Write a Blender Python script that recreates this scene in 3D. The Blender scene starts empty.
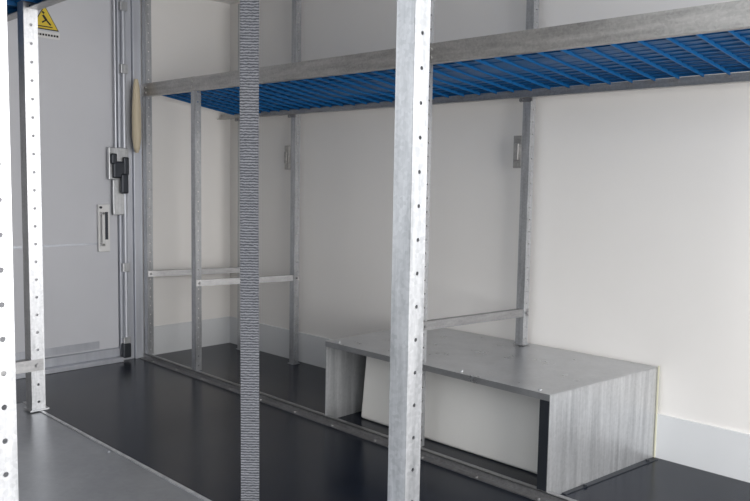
import bpy, bmesh, math, random
from mathutils import Vector, Matrix
random.seed(3)
sc = bpy.context.scene

# ------------------------------------------------------------------ helpers
# X = distance along the van toward the rear doors, Y = across, Z = up
def W(X, Y, Z): return Vector((-X, Y, Z))

def link(ob, parent=None):
    sc.collection.objects.link(ob)
    if parent: ob.parent = parent
    return ob

def empty(name):
    e = bpy.data.objects.new(name, None); e.empty_display_size = .1
    return link(e)

def bbox(bm, x0, x1, y0, y1, z0, z1, mi=0, M=None):
    vs = []
    for z in (z0, z1):
        for (x, y) in ((x0, y0), (x1, y0), (x1, y1), (x0, y1)):
            p = W(x, y, z)
            if M: p = M @ p
            vs.append(bm.verts.new(p))
    for f in ((3,2,1,0),(4,5,6,7),(0,1,5,4),(1,2,6,5),(2,3,7,6),(3,0,4,7)):
        fc = bm.faces.new([vs[i] for i in f]); fc.material_index = mi

def hexa(bm, pts, mi=0):
    vs = [bm.verts.new(W(*p)) for p in pts]
    for f in ((3,2,1,0),(4,5,6,7),(0,1,5,4),(1,2,6,5),(2,3,7,6),(3,0,4,7)):
        fc = bm.faces.new([vs[i] for i in f]); fc.material_index = mi

def cyl(bm, a, b, r, n=12, mi=0):
    a = W(*a); b = W(*b); d = b - a
    q = d.to_track_quat('Z', 'Y').to_matrix().to_4x4()
    M = Matrix.Translation((a + b) / 2) @ q
    g = bmesh.ops.create_cone(bm, cap_ends=True, segments=n, radius1=r, radius2=r, depth=d.length, matrix=M)
    for v in g['verts']:
        for f in v.link_faces: f.material_index = mi

def finish(bm, name, mats, parent=None, bevel=0, solid=0, recalc=True, smooth=False):
    if recalc: bmesh.ops.recalc_face_normals(bm, faces=bm.faces)
    me = bpy.data.meshes.new(name); bm.to_mesh(me); bm.free()
    for m in (mats if isinstance(mats, (list, tuple)) else [mats]): me.materials.append(m)
    ob = bpy.data.objects.new(name, me); link(ob, parent)
    if smooth:
        for p in me.polygons: p.use_smooth = True
    if solid:
        m = ob.modifiers.new('s', 'SOLIDIFY'); m.thickness = solid; m.offset = 0
    if bevel:
        m = ob.modifiers.new('b', 'BEVEL'); m.width = bevel; m.segments = 2; m.limit_method = 'ANGLE'
    return ob

def perf(bm, o, across, w, z0, z1, pitch, r, off=.5):
    """perforated flange: one round punched hole every pitch"""
    n = max(1, round((z1 - z0) / pitch)); p = (z1 - z0) / n
    O = W(*o); A = W(*across)
    def P(a, z): return bm.verts.new((O.x + A.x * a, O.y + A.y * a, z))
    for i in range(n):
        a, b = z0 + i * p, z0 + (i + 1) * p; m = (a + b) / 2; c = w * off
        outer = [(0, a), (c, a), (w, a), (w, m), (w, b), (c, b), (0, b), (0, m)]
        inner = []
        for k in range(8):
            t = math.radians(225 + 45 * k)
            inner.append((c + r * math.cos(t), m + r * math.sin(t)))
        ov = [P(*q) for q in outer]; iv = [P(*q) for q in inner]
        for k in range(8):
            bm.faces.new([ov[k], ov[(k + 1) % 8], iv[(k + 1) % 8], iv[k]])

def plain(bm, o, across, w, z0, z1):
    O = W(*o); A = W(*across)
    bm.faces.new([bm.verts.new((O.x, O.y, z0)), bm.verts.new((O.x + A.x*w, O.y + A.y*w, z0)),
                  bm.verts.new((O.x + A.x*w, O.y + A.y*w, z1)), bm.verts.new((O.x, O.y, z1))])

def angle_post(name, X, Y, z0, z1, mat, parent, w=.042, pitch=.06, r=.005, foot=True, front=False):
    """slotted steel angle, corner at X,Y, one flange along +X, other (punched) along +Y"""
    bm = bmesh.new()
    if front: perf(bm, (X, Y, 0), (1, 0, 0), w, z0, z1, pitch, r)
    else: plain(bm, (X, Y, 0), (1, 0, 0), w, z0, z1)
    perf(bm, (X, Y, 0), (0, 1, 0), w, z0, z1, pitch, r)
    bmesh.ops.remove_doubles(bm, verts=bm.verts, dist=1e-4)
    ob = finish(bm, name, mat, parent, solid=.003)
    if foot:
        bm = bmesh.new()
        bbox(bm, X - .008, X + w + .01, Y - .008, Y + w + .01, z0, z0 + .005)
        cyl(bm, (X + .03, Y + .028, z0 + .004), (X + .03, Y + .028, z0 + .014), .007, 6)
        finish(bm, name + '_foot', mat, parent)
    return ob

# ------------------------------------------------------------------ materials
def mat(name, col, rough=.5, metal=0., spec=.5):
    m = bpy.data.materials.new(name); m.use_nodes = True
    b = m.node_tree.nodes['Principled BSDF']
    b.inputs['Base Color'].default_value = (*col, 1)
    b.inputs['Roughness'].default_value = rough
    b.inputs['Metallic'].default_value = metal
    b.inputs['Specular IOR Level'].default_value = spec
    return m

def noisy(name, c1, c2, scale=(10, 10, 10), rough=(.4, .6), metal=0., bump=0., voronoi=0., detail=6, nscale=1., vmix=.15):
    m = mat(name, c1, .5, metal); nt = m.node_tree; N = nt.nodes; L = nt.links
    b = N['Principled BSDF']
    tc = N.new('ShaderNodeTexCoord'); mp = N.new('ShaderNodeMapping'); mp.inputs['Scale'].default_value = scale
    L.new(tc.outputs['Object'], mp.inputs[0])
    no = N.new('ShaderNodeTexNoise'); no.inputs['Scale'].default_value = nscale; no.inputs['Detail'].default_value = detail
    no.inputs['Roughness'].default_value = .6
    L.new(mp.outputs[0], no.inputs['Vector'])
    src = no.outputs['Fac']
    if voronoi:
        vo = N.new('ShaderNodeTexVoronoi'); vo.inputs['Scale'].default_value = voronoi
        L.new(tc.outputs['Object'], vo.inputs['Vector'])
        sx = N.new('ShaderNodeSeparateColor'); L.new(vo.outputs['Color'], sx.inputs[0])
        mx = N.new('ShaderNodeMix'); mx.data_type = 'FLOAT'; mx.inputs[0].default_value = vmix
        L.new(src, mx.inputs[2]); L.new(sx.outputs[0], mx.inputs[3]); src = mx.outputs[0]
    cr = N.new('ShaderNodeValToRGB'); cr.color_ramp.elements[0].position = .27; cr.color_ramp.elements[1].position = .73
    cr.color_ramp.elements[0].color = (*c1, 1); cr.color_ramp.elements[1].color = (*c2, 1)
    L.new(src, cr.inputs[0]); L.new(cr.outputs[0], b.inputs['Base Color'])
    mr = N.new('ShaderNodeMapRange'); mr.inputs['To Min'].default_value = rough[0]; mr.inputs['To Max'].default_value = rough[1]
    L.new(src, mr.inputs['Value']); L.new(mr.outputs[0], b.inputs['Roughness'])
    if bump:
        bp = N.new('ShaderNodeBump'); bp.inputs['Strength'].default_value = bump; bp.inputs['Distance'].default_value = .001
        L.new(src, bp.inputs['Height']); L.new(bp.outputs[0], b.inputs['Normal'])
    return m

galv = noisy('galvanised_steel', (.35, .36, .375), (.60, .61, .63), (60, 60, 6), (.28, .45), .72, .04, 140)
galv_beam = noisy('galvanised_beam', (.31, .305, .30), (.56, .55, .535), (5, 40, 40), (.28, .45), .7, .04, 120)
galv_tie = noisy('galvanised_tie', (.24, .24, .245), (.36, .36, .365), (50, 5, 50), (.3, .45), .7, .03, 120)
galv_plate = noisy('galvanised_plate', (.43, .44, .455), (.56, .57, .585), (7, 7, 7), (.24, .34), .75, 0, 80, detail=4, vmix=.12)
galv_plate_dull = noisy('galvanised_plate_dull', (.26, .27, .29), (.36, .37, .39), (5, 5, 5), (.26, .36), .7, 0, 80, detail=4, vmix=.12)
galv_side = noisy('galvanised_side_streaked', (.36, .37, .385), (.66, .67, .685), (34, 34, 1.8), (.26, .4), .65, .02, 90, detail=5, vmix=.08)
white_wall = noisy('grp_wall_white', (.845, .825, .80), (.87, .85, .825), (2, 2, 2), (.3, .4), 0, 0)
trim_white = noisy('kickplate_white', (.71, .725, .74), (.75, .765, .78), (3, 3, 3), (.3, .4), 0, 0)
arch_white = noisy('wheel_arch_white', (.87, .86, .83), (.90, .89, .86), (4, 4, 4), (.4, .5), 0, 0)
door_grey = noisy('door_panel_grey', (.60, .61, .65), (.64, .65, .69), (2, 2, 2), (.3, .45), 0, 0)
alu = noisy('aluminium_profile', (.48, .50, .55), (.58, .60, .65), (20, 20, 2), (.3, .45), .5, 0)
dark_metal = mat('dark_metal', (.04, .045, .055), .4, .5)
blue = noisy('blue_plastic', (.001, .105, .31), (.003, .135, .37), (5, 5, 5), (.4, .55), 0, 0)
cream = mat('cream_wood', (.60, .52, .38), .5)
yellow = mat('sign_yellow', (.75, .55, .04), .4)
black = mat('sign_black', (.01, .01, .01), .5)
signwhite = mat('sign_white', (.75, .75, .75), .5)
asphalt = noisy('asphalt', (.10, .10, .10), (.18, .18, .18), (8, 8, 8), (.8, .9), 0, .3, 0)
sealant = mat('yellowed_sealant', (.66, .65, .50), .5)

# antislip floor: dark phenolic board with fine wire-mesh imprint
floor_m = noisy('antislip_floor', (.005, .008, .016), (.010, .014, .025), (3, 3, 3), (.15, .27), 0, 0)
floor_m.node_tree.nodes['Principled BSDF'].inputs['Specular IOR Level'].default_value = .24
nt = floor_m.node_tree; N = nt.nodes; L = nt.links
tc = N.new('ShaderNodeTexCoord'); ck = N.new('ShaderNodeTexVoronoi'); ck.inputs['Scale'].default_value = 90; ck.inputs['Randomness'].default_value = .1
L.new(tc.outputs['Object'], ck.inputs['Vector'])
bp = N.new('ShaderNodeBump'); bp.inputs['Strength'].default_value = .12; bp.inputs['Distance'].default_value = .001
L.new(ck.outputs['Distance'], bp.inputs['Height']); L.new(bp.outputs[0], N['Principled BSDF'].inputs['Normal'])

# strap webbing
strap_m = mat('webbing_grey', (.09, .095, .11), .75)
nt = strap_m.node_tree; N = nt.nodes; L = nt.links
tc = N.new('ShaderNodeTexCoord'); wv = N.new('ShaderNodeTexWave'); wv.bands_direction = 'Z'; wv.inputs['Scale'].default_value = 48
wv.inputs['Distortion'].default_value = 3; wv.inputs['Detail'].default_value = 3; wv.inputs['Detail Scale'].default_value = 3
L.new(tc.outputs['Object'], wv.inputs['Vector'])
cr = N.new('ShaderNodeValToRGB'); cr.color_ramp.elements[0].color = (.035, .038, .047, 1); cr.color_ramp.elements[1].color = (.20, .205, .225, 1)
L.new(wv.outputs['Fac'], cr.inputs[0]); L.new(cr.outputs[0], N['Principled BSDF'].inputs['Base Color'])
bp = N.new('ShaderNodeBump'); bp.inputs['Strength'].default_value = .6; bp.inputs['Distance'].default_value = .002
L.new(wv.outputs['Fac'], bp.inputs['Height']); L.new(bp.outputs[0], N['Principled BSDF'].inputs['Normal'])

# ------------------------------------------------------------------ van body
XR = 4.70; YW = 3.28; YL = .36; XF = -.6; H = 2.5
def slab(name, m, *d):
    bm = bmesh.new(); bbox(bm, *d); return finish(bm, name, m)
slab('floor', floor_m, XF, XR, YL, YW, -.06, 0)
slab('wall_right', white_wall, XF, XR, YW, YW + .05, 0, H)
slab('wall_left', white_wall, 2.0, XR, YL - .05, YL, 0, H)
slab('ceiling', white_wall, XF, XR, YL, YW, H, H + .05)
DP = 2.55   # right edge of the door frame
bm = bmesh.new()
bbox(bm, XR, XR + .06, DP, YW, 0, H)
bbox(bm, XR, XR + .06, YL, .46, 0, H)
bbox(bm, XR, XR + .06, .46, DP, 2.44, H)
finish(bm, 'wall_rear', white_wall)
slab('baseboard_right', trim_white, XF, XR - .012, YW - .012, YW, 0, .20)
slab('baseboard_rear', trim_white, XR - .012, XR, DP + .02, YW - .012, 0, .20)
slab('trim_1', sealant, 1.387, 1.393, YW - .016, YW - .012, 0, .42)
slab('ground', asphalt, -12, 14, -14, YW + 8, -.75, -.7)

# rear doors
def door(name, y0, y1):
    e = empty(name)
    bm = bmesh.new(); bbox(bm, XR + .005, XR + .05, y0, y1, .09, 2.43); finish(bm, 'leaf', door_grey, e, bevel=.004)
    bm = bmesh.new(); bbox(bm, XR + .002, XR + .006, y0 + .02, y1 - .14, .785, .80)
    bbox(bm, XR + .002, XR + .006, y0 + .02, y1 - .14, .10, .15); finish(bm, 'panel_seam', alu, e)
    return e
door('door_1', 1.5, DP - .16)
door('door_2', .47, 1.49)
bm = bmesh.new()
bbox(bm, XR - .035, XR + .05, DP - .06, DP, 0, 2.44)
bbox(bm, XR - .015, XR + .05, DP - .155, DP - .065, 0, 2.44)
bbox(bm, XR - .010, XR + .03, DP - .065, DP - .060, 0, 2.44)
finish(bm, 'door_frame_pillar', alu, None, bevel=.003)
bm = bmesh.new(); bbox(bm, XR - .06, XR + .05, .46, DP - .16, 0, .03)
bbox(bm, XR - .01, XR + .05, .46, DP - .16, .03, .085)
finish(bm, 'door_sill', alu, None, bevel=.003)
# espagnolette lock
D = DP - 2.66
lk = empty('door_lock')
bm = bmesh.new(); cyl(bm, (XR - .03, 2.535 + D, .03), (XR - .03, 2.535 + D, 2.44), .014, 14)
cyl(bm, (XR - .03, 2.475 + D, 1.3), (XR - .03, 2.475 + D, 2.4), .008, 12); finish(bm, 'rod', alu, lk)
bm = bmesh.new()
bbox(bm, XR - .045, XR - .016, 2.42 + D, 2.555 + D, 1.21, 1.42); bbox(bm, XR - .04, XR - .016, 2.45 + D, 2.55 + D, .98, 1.21)
for z in (.1, .6, 1.9, 2.3): bbox(bm, XR - .048, XR - .016, 2.51 + D, 2.56 + D, z, z + .06)
finish(bm, 'lock_case', galv_side, lk, bevel=.004)
bm = bmesh.new(); bbox(bm, XR - .07, XR - .045, 2.44 + D, 2.52 + D, 1.22, 1.33)
bbox(bm, XR - .075, XR - .045, 2.425 + D, 2.465 + D, 1.31, 1.38)
bbox(bm, XR - .08, XR - .045, 2.49 + D, 2.54 + D, 1.12, 1.25)
bbox(bm, XR - .07, XR - .045, 2.51 + D, 2.55 + D, 1.24, 1.36)
bbox(bm, XR - .055, XR - .016, 2.50 + D, 2.56 + D, .02, .12)
finish(bm, 'latch', dark_metal, lk, bevel=.01)
bm = bmesh.new()
bbox(bm, XR - .02, XR + .0, 2.355 + D, 2.435 + D, .74, 1.05); bbox(bm, XR - .055, XR - .045, 2.365 + D, 2.385 + D, .78, 1.0)
bbox(bm, XR - .055, XR - .02, 2.365 + D, 2.385 + D, .98, 1.0); bbox(bm, XR - .055, XR - .02, 2.365 + D, 2.385 + D, .78, .80)
finish(bm, 'pull_handle', signwhite, lk, bevel=.005)
bm = bmesh.new(); bbox(bm, XR - .0215, XR - .02, 2.40 + D, 2.42 + D, .82, 1.0); cyl(bm, (XR-.02, 2.37 + D, 1.03), (XR-.03, 2.37 + D, 1.03), .008)
finish(bm, 'handle_recess', dark_metal, lk)
# grab handle, cream
bm = bmesh.new()
prof = [(0, .010), (.05, .018), (.2, .026), (.38, .026), (.45, .018), (.48, .008)]
rings = []
for dz, r in prof:
    c = W(XR - .075, 2.60 + D, 1.87 - dz)
    rings.append([bm.verts.new(c + Vector((math.cos(t * math.pi / 6) * r, math.sin(t * math.pi / 6) * r * 1.2, 0))) for t in range(12)])
for a, b in zip(rings, rings[1:]):
    for k in range(12): bm.faces.new([a[k], a[(k + 1) % 12], b[(k + 1) % 12], b[k]])
bm.faces.new(rings[0]); bm.faces.new(rings[-1])
bbox(bm, XR - .07, XR - .035, 2.605 + D, 2.62 + D, 1.80, 1.83); bbox(bm, XR - .07, XR - .035, 2.605 + D, 2.62 + D, 1.43, 1.46)
finish(bm, 'grab_handle', cream, None)
# warning sign
sg = empty('warning_sign')
SY = 1.935
bm = bmesh.new()
def tri(bm, cy, z0, w, h, x):
    a = [W(x, cy - w/2, z0), W(x, cy + w/2, z0), W(x, cy, z0 + h)]
    b = [p + Vector((.0015, 0, 0)) for p in a]
    A = [bm.verts.new(p) for p in a]; B = [bm.verts.new(p) for p in b]
    bm.faces.new(A); bm.faces.new(B[::-1])
    for i in range(3): bm.faces.new([A[i], A[(i+1)%3], B[(i+1)%3], B[i]])
tri(bm, SY, 2.11, .17, .145, XR + .003); finish(bm, 'border', black, sg)
bm = bmesh.new(); tri(bm, SY, 2.116, .152, .131, XR + .001); finish(bm, 'triangle', yellow, sg)
bm = bmesh.new()
def bar(bm, ya, za, yb, zb, w):
    a = W(XR - .001, ya, za); b = W(XR - .001, yb, zb); d = (b - a).normalized(); n = Vector((0, -d.z, d.y)) * w / 2
    bm.faces.new([bm.verts.new(p) for p in (a - n, b - n, b + n, a + n)])
bar(bm, SY - .012, 2.195, SY + .010, 2.165, .014); bar(bm, SY + .010, 2.165, SY + .035, 2.14, .010)
bar(bm, SY + .008, 2.168, SY - .018, 2.150, .009); bar(bm, SY - .045, 2.128, SY + .045, 2.128, .006)
bar(bm, SY - .004, 2.205, SY - .016, 2.215, .012)
finish(bm, 'pictogram', black, sg)
bm = bmesh.new(); bbox(bm, XR + .001, XR + .0045, SY - .08, SY + .09, 2.06, 2.10); finish(bm, 'caption_plate', signwhite, sg)
bm = bmesh.new()
for i in range(9): bbox(bm, XR - .0005, XR + .001, SY - .068 + i * .017, SY - .056 + i * .017, 2.073, 2.085)
finish(bm, 'caption', black, sg)

# ------------------------------------------------------------------ racks
def deck(parent, X0, X1, ya0, ya1, Y1, za, zb, zc, zd):
    """blue plastic lattice deck. front edge ya0(X0)->ya1(X1) heights za(X0)->zb(X1); back edge Y1 heights zc->zd"""
    bm = bmesh.new()
    def P(u, v, h):
        x = X0 + (X1 - X0) * u
        y0 = ya0 + (ya1 - ya0) * u
        zf = za + (zb - za) * u; zr = zc + (zd - zc) * u
        return (x, y0 + (Y1 - y0) * v, zf + (zr - zf) * v + h)
    def sb(u0, u1, v0, v1, lo, hi):
        hexa(bm, [P(u0,v0,lo),P(u1,v0,lo),P(u1,v1,lo),P(u0,v1,lo),P(u0,v0,hi),P(u1,v0,hi),P(u1,v1,hi),P(u0,v1,hi)])
    sb(0, 1, 0, 1, .020, .026)
    n = int((X1 - X0) / .10); du = .005 / (X1 - X0)
    for i in range(n + 1):
        u = (1 - du) * i / n; sb(u, u + du, 0, 1, .006, .020)
    m = 12; dv = .005 / .6
    for j in range(m + 1):
        v = (1 - dv) * j / m; sb(0, 1, v, v + dv, .015, .020)
    finish(bm, 'blue_deck', blue, parent)

def tie(parent, name, Xa, Ya, Xb, Yb, Z):
    bm = bmesh.new()
    def seg(a, b, z0, z1):
        hexa(bm, [(Xa+a,Ya,z0),(Xa+b,Ya,z0),(Xb+b,Yb,z0),(Xb+a,Yb,z0),(Xa+a,Ya,z1),(Xa+b,Ya,z1),(Xb+b,Yb,z1),(Xb+a,Yb,z1)])
    seg(-.004, -.001, Z - .018, Z + .018); seg(-.004, .028, Z + .018, Z + .021)
    cyl(bm, (Xa - .012, Ya + .02, Z), (Xa - .004, Ya + .02, Z), .008, 6)
    cyl(bm, (Xb - .012, Yb - .02, Z), (Xb - .004, Yb - .02, Z), .008, 6)
    finish(bm, name, galv_tie, parent)

# --- right rack
YR = 3.18
def YF(x): return 2.50 + .017 * (x - 1.5)
def dz(x): return .015 * (x - .9)
rk = empty('shelving_rack')
BX0, BX1, BT = 1.475, 2.785, .415
FP = (2.148, 4.01, 4.615); RP = (2.05, 3.83, 4.42)
for i, x in enumerate(FP):
    angle_post('front_post_%d' % (i + 1), x, YF(x), .03, (2.45, 1.84, 2.45)[i], galv, rk, foot=False)
for i, x in enumerate(RP):
    angle_post('rear_post_%d' % (i + 1), x, YR, BT + .004 if i == 0 else 0, 2.45, galv, rk)
angle_post('front_post_4', .35, YF(.35), .03, 2.45, galv, rk)
angle_post('rear_post_4', .30, YR, .0, 2.45, galv, rk)
for i in range(3): tie(rk, 'tie_bar_%d' % (i + 1), FP[i], YF(FP[i]) + .003, RP[i], YR + .04, .58)
# floor rail (follows the slightly skewed front line)
bm = bmesh.new()
def run(bm, a, b, yo0, yo1, z0, z1, sl=0):
    s0 = dz(a) * sl; s1 = dz(b) * sl
    hexa(bm, [(a,YF(a)+yo0,z0+s0),(b,YF(b)+yo0,z0+s1),(b,YF(b)+yo1,z0+s1),(a,YF(a)+yo1,z0+s0),
              (a,YF(a)+yo0,z1+s0),(b,YF(b)+yo0,z1+s1),(b,YF(b)+yo1,z1+s1),(a,YF(a)+yo1,z1+s0)])
run(bm, .3, 4.66, -.038, -.004, 0, .005); run(bm, .3, 4.66, -.008, -.004, .005, .03); run(bm, .3, 4.66, -.008, .02, .026, .03)
for i in range(14):
    x = .6 + i * .3; cyl(bm, (x, YF(x) - .024, .005), (x, YF(x) - .024, .010), .008, 8)
finish(bm, 'floor_rail', galv_tie, rk)
# beams
bm = bmesh.new()
for a, b in ((.2, 2.145), (2.152, 4.67)):
    run(bm, a, b, -.008, -.004, 1.708, 1.79, 1)
    run(bm, a, b, -.004, .03, 1.708, 1.711, 1)
def rrun(bm, a, b, y0, y1, z0, z1):
    s0, s1 = dz(a) * .5, dz(b) * .5
    hexa(bm, [(a,y0,z0+s0),(b,y0,z0+s1),(b,y1,z0+s1),(a,y1,z0+s0),(a,y0,z1+s0),(b,y0,z1+s1),(b,y1,z1+s1),(a,y1,z1+s0)])
rrun(bm, .2, 4.67, YR - .006, YR - .002, 1.63, 1.67); rrun(bm, .2, 4.67, YR - .035, YR - .006, 1.63, 1.633)
for x in (FP[0] + .02, FP[0] - .03, FP[1] + .02, FP[2] - .01, .37):
    for z in (1.73, 1.765): cyl(bm, (x, YF(x) - .016, z + dz(x)), (x, YF(x) - .008, z + dz(x)), .009, 6)
finish(bm, 'shelf_beams', galv_beam, rk)
bm = bmesh.new()
for i in range(3):
    x = RP[i]; z = 1.62 + dz(x) * .5
    bbox(bm, x - .015, x + .05, YR - .012, YR - .006, z - .008, z + .012)
    cyl(bm, (x - .01, YR - .02, z), (x - .01, YR - .012, z), .01, 6); cyl(bm, (x + .045, YR - .02, z), (x + .045, YR - .012, z), .01, 6)
finish(bm, 'joint_brackets', galv_tie, rk)
deck(rk, .2, 4.5, YF(.2) + .002, YF(4.5) + .002, YR - .008, 1.713 + dz(.2), 1.713 + dz(4.5), 1.655, 1.675)
# wall bracket plates
for i, (x, y) in enumerate(((2.10, YR + .005), (3.98, YW - .03))):
    bm = bmesh.new(); bbox(bm, x, x + .045, y, y + .02, 1.30, 1.46); bbox(bm, x + .01, x + .035, y - .012, y, 1.34, 1.42)
    finish(bm, 'wall_plate_%d' % (i + 1), galv_beam, rk, bevel=.002)

# --- left rack (camera side)
LF, LR = .985, .45
lr = empty('shelving_rack.001')
angle_post('front_post_1', .872, LF, .419, 2.45, galv, lr, w=.040, r=.0038)
angle_post('front_post_2', 2.56, LF, .419, 2.45, galv, lr, w=.045)
angle_post('rear_post_1', 1.344, LR, .419, 2.45, galv, lr, w=.04)
angle_post('rear_post_2', 2.56, LR, .419, 2.45, galv, lr)
tie(lr, 'tie_bar_1', 2.56, LR + .003, 2.56, LF + .04, .575)
bm = bmesh.new()
bbox(bm, .7, 4.6, LF + .047, LF + .051, 1.755, 1.84); bbox(bm, .7, 4.6, LF + .012, LF + .047, 1.755, 1.758)
bbox(bm, .7, 4.6, LR - .008, LR - .004, 1.755, 1.795)
finish(bm, 'shelf_beams', galv_beam, lr)
deck(lr, 1.5, 4.56, LR + .05, LR + .05, LF + .045, 1.762, 1.762, 1.762, 1.762)

# ------------------------------------------------------------------ wheel arch + covers
def arch(name, X0, X1, Y0, Y1, h, side):
    bm = bmesh.new(); d = .02
    if side > 0: pts = [(X0,Y0,0),(X1,Y0,0),(X1,Y1,0),(X0,Y1,0),(X0+d,Y0+.02,h),(X1-d,Y0+.02,h),(X1-d,Y1,h),(X0+d,Y1,h)]
    else: pts = [(X0,Y0,0),(X1,Y0,0),(X1,Y1,0),(X0,Y1,0),(X0+d,Y0,h),(X1-d,Y0,h),(X1-d,Y1-.02,h),(X0+d,Y1-.02,h)]
    hexa(bm, pts); ob = finish(bm, name, arch_white); m = ob.modifiers.new('b', 'BEVEL'); m.width = .015; m.segments = 4
    return ob
arch('wheel_arch', 1.54, 2.70, 2.69, YW - .012, .405, 1)

def cover(name, X0, X1, Ya, Yb, Y1, T, front, Xb0=None):
    """folded sheet cover. front=+1: open long side at Y=Ya(X0)..Yb(X1); front=-1: long side at Y1"""
    Xb0 = X0 if Xb0 is None else Xb0
    e = empty(name)
    def q(bm, c, z0, z1): hexa(bm, [(x, y, z0) for x, y in c] + [(x, y, z1) for x, y in c])
    bm = bmesh.new(); q(bm, [(X0, Ya), (X1, Yb), (X1, Y1), (Xb0, Y1)], T - .003, T)
    if front > 0: q(bm, [(X0, Ya), (X1, Yb), (X1, Yb + .003), (X0, Ya + .003)], T - .026, T - .003)
    else: q(bm, [(Xb0, Y1 - .003), (X1, Y1 - .003), (X1, Y1), (Xb0, Y1)], T - .032, T - .003)
    n = 4
    for i in range(n):
        t = (.05 + .9 * i / (n - 1)); x = X0 + (X1 - X0) * t
        y = (Ya + (Yb - Ya) * t + .035) if front > 0 else Y1 - .02
        cyl(bm, (x, y, T), (x, y, T + .004), .007, 8)
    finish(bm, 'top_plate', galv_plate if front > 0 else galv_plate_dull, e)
    bm = bmesh.new()
    q(bm, [(X0, Ya + .004), (X0 + .003, Ya + .004), (Xb0 + .003, Y1), (Xb0, Y1)], 0, T - .004)
    q(bm, [(X1 - .003, Yb + .004), (X1, Yb + .004), (X1, Y1), (X1 - .003, Y1)], .0, T - .004)
    finish(bm, 'end_panels', galv_side, e)
    bm = bmesh.new()
    yf = Ya + .004 if front > 0 else Y1 - .007
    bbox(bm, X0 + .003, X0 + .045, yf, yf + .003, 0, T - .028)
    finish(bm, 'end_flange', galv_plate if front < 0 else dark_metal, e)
    if front < 0:   # closed long side facing the aisle, folded bright edge
        bm = bmesh.new(); bbox(bm, X0, X1, Y1 - .006, Y1 - .003, 0, T - .004); finish(bm, 'side_panel', galv_side, e)
        bm = bmesh.new(); bbox(bm, X0, X1, Y1 - .010, Y1, T, T + .003); finish(bm, 'edge_fold', galv_side, e)
    bm = bmesh.new(); q(bm, [(X0 - .03, Ya + .1), (X0, Ya + .1), (Xb0, Y1 - .02), (Xb0 - .03, Y1 - .02)], 0, .003)
    for s in (.3, .9):
        x = X0 + (Xb0 - X0) * s - .016; y = Ya + (Y1 - Ya) * s; cyl(bm, (x, y, .003), (x, y, .010), .009, 8)
    finish(bm, 'foot_flange', dark_metal, e)
    return e
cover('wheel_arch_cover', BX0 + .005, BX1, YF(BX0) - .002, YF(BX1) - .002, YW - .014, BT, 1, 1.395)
arch('wheel_arch.001', 1.1, 2.5, YL + .01, .9, .37, -1)
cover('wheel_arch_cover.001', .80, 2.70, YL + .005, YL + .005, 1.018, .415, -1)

# ------------------------------------------------------------------ strap
bm = bmesh.new()
cx, cy = 1.470, 1.083
wd = .0225; rows = 60
t = Vector((.728, .686, 0)).normalized()
prev = None
for i in range(rows + 1):
    z = .0 + 1.83 * i / rows
    c = W(cx, cy, z) + Vector((.002 * math.sin(z * 3), .002 * math.cos(z * 2.3), 0))
    row = [bm.verts.new(c + t * wd * k) for k in (-1, -.85, 0, .85, 1)]
    if prev:
        for k in range(4): bm.faces.new([prev[k], prev[k+1], row[k+1], row[k]])
    prev = row
finish(bm, 'cargo_strap', strap_m, None, solid=.003)

# ------------------------------------------------------------------ light
w = bpy.data.worlds.new('sky'); sc.world = w; w.use_nodes = True
bg = w.node_tree.nodes['Background']; bg.inputs[0].default_value = (.94, .97, 1, 1); bg.inputs[1].default_value = 1.8
# daylight arriving through the open near end of the van
ld = bpy.data.lights.new('daylight', 'AREA'); ld.shape = 'RECTANGLE'; ld.size = 3.0; ld.size_y = 2.2; ld.energy = 145; ld.color = (1, .965, .93)
lo = bpy.data.objects.new('daylight', ld); link(lo)
lo.location = W(-2.2, 1.6, 1.2)
lo.rotation_euler = (W(3.0, 2.6, .7) - lo.location).to_track_quat('-Z', 'Y').to_euler()
sc.view_settings.view_transform = 'Standard'
sc.view_settings.exposure = 0.0

# ------------------------------------------------------------------ camera
f = 753.; th = math.radians(44.3)
ydir = Vector((f * math.tan(th), 52, -f)).normalized()
xd = Vector((f / math.tan(th), -78, f)); xdir = (xd - ydir * xd.dot(ydir)).normalized()
zdir = xdir.cross(ydir)
R = Matrix((xdir, ydir, zdir)).to_4x4()
cam = bpy.data.cameras.new('camera'); co = bpy.data.objects.new('camera', cam); link(co)
co.matrix_world = Matrix.Translation((0, 0, 1.2)) @ R
cam.sensor_width = 36; cam.lens = f / 750 * 36; cam.clip_start = .02
sc.camera = co
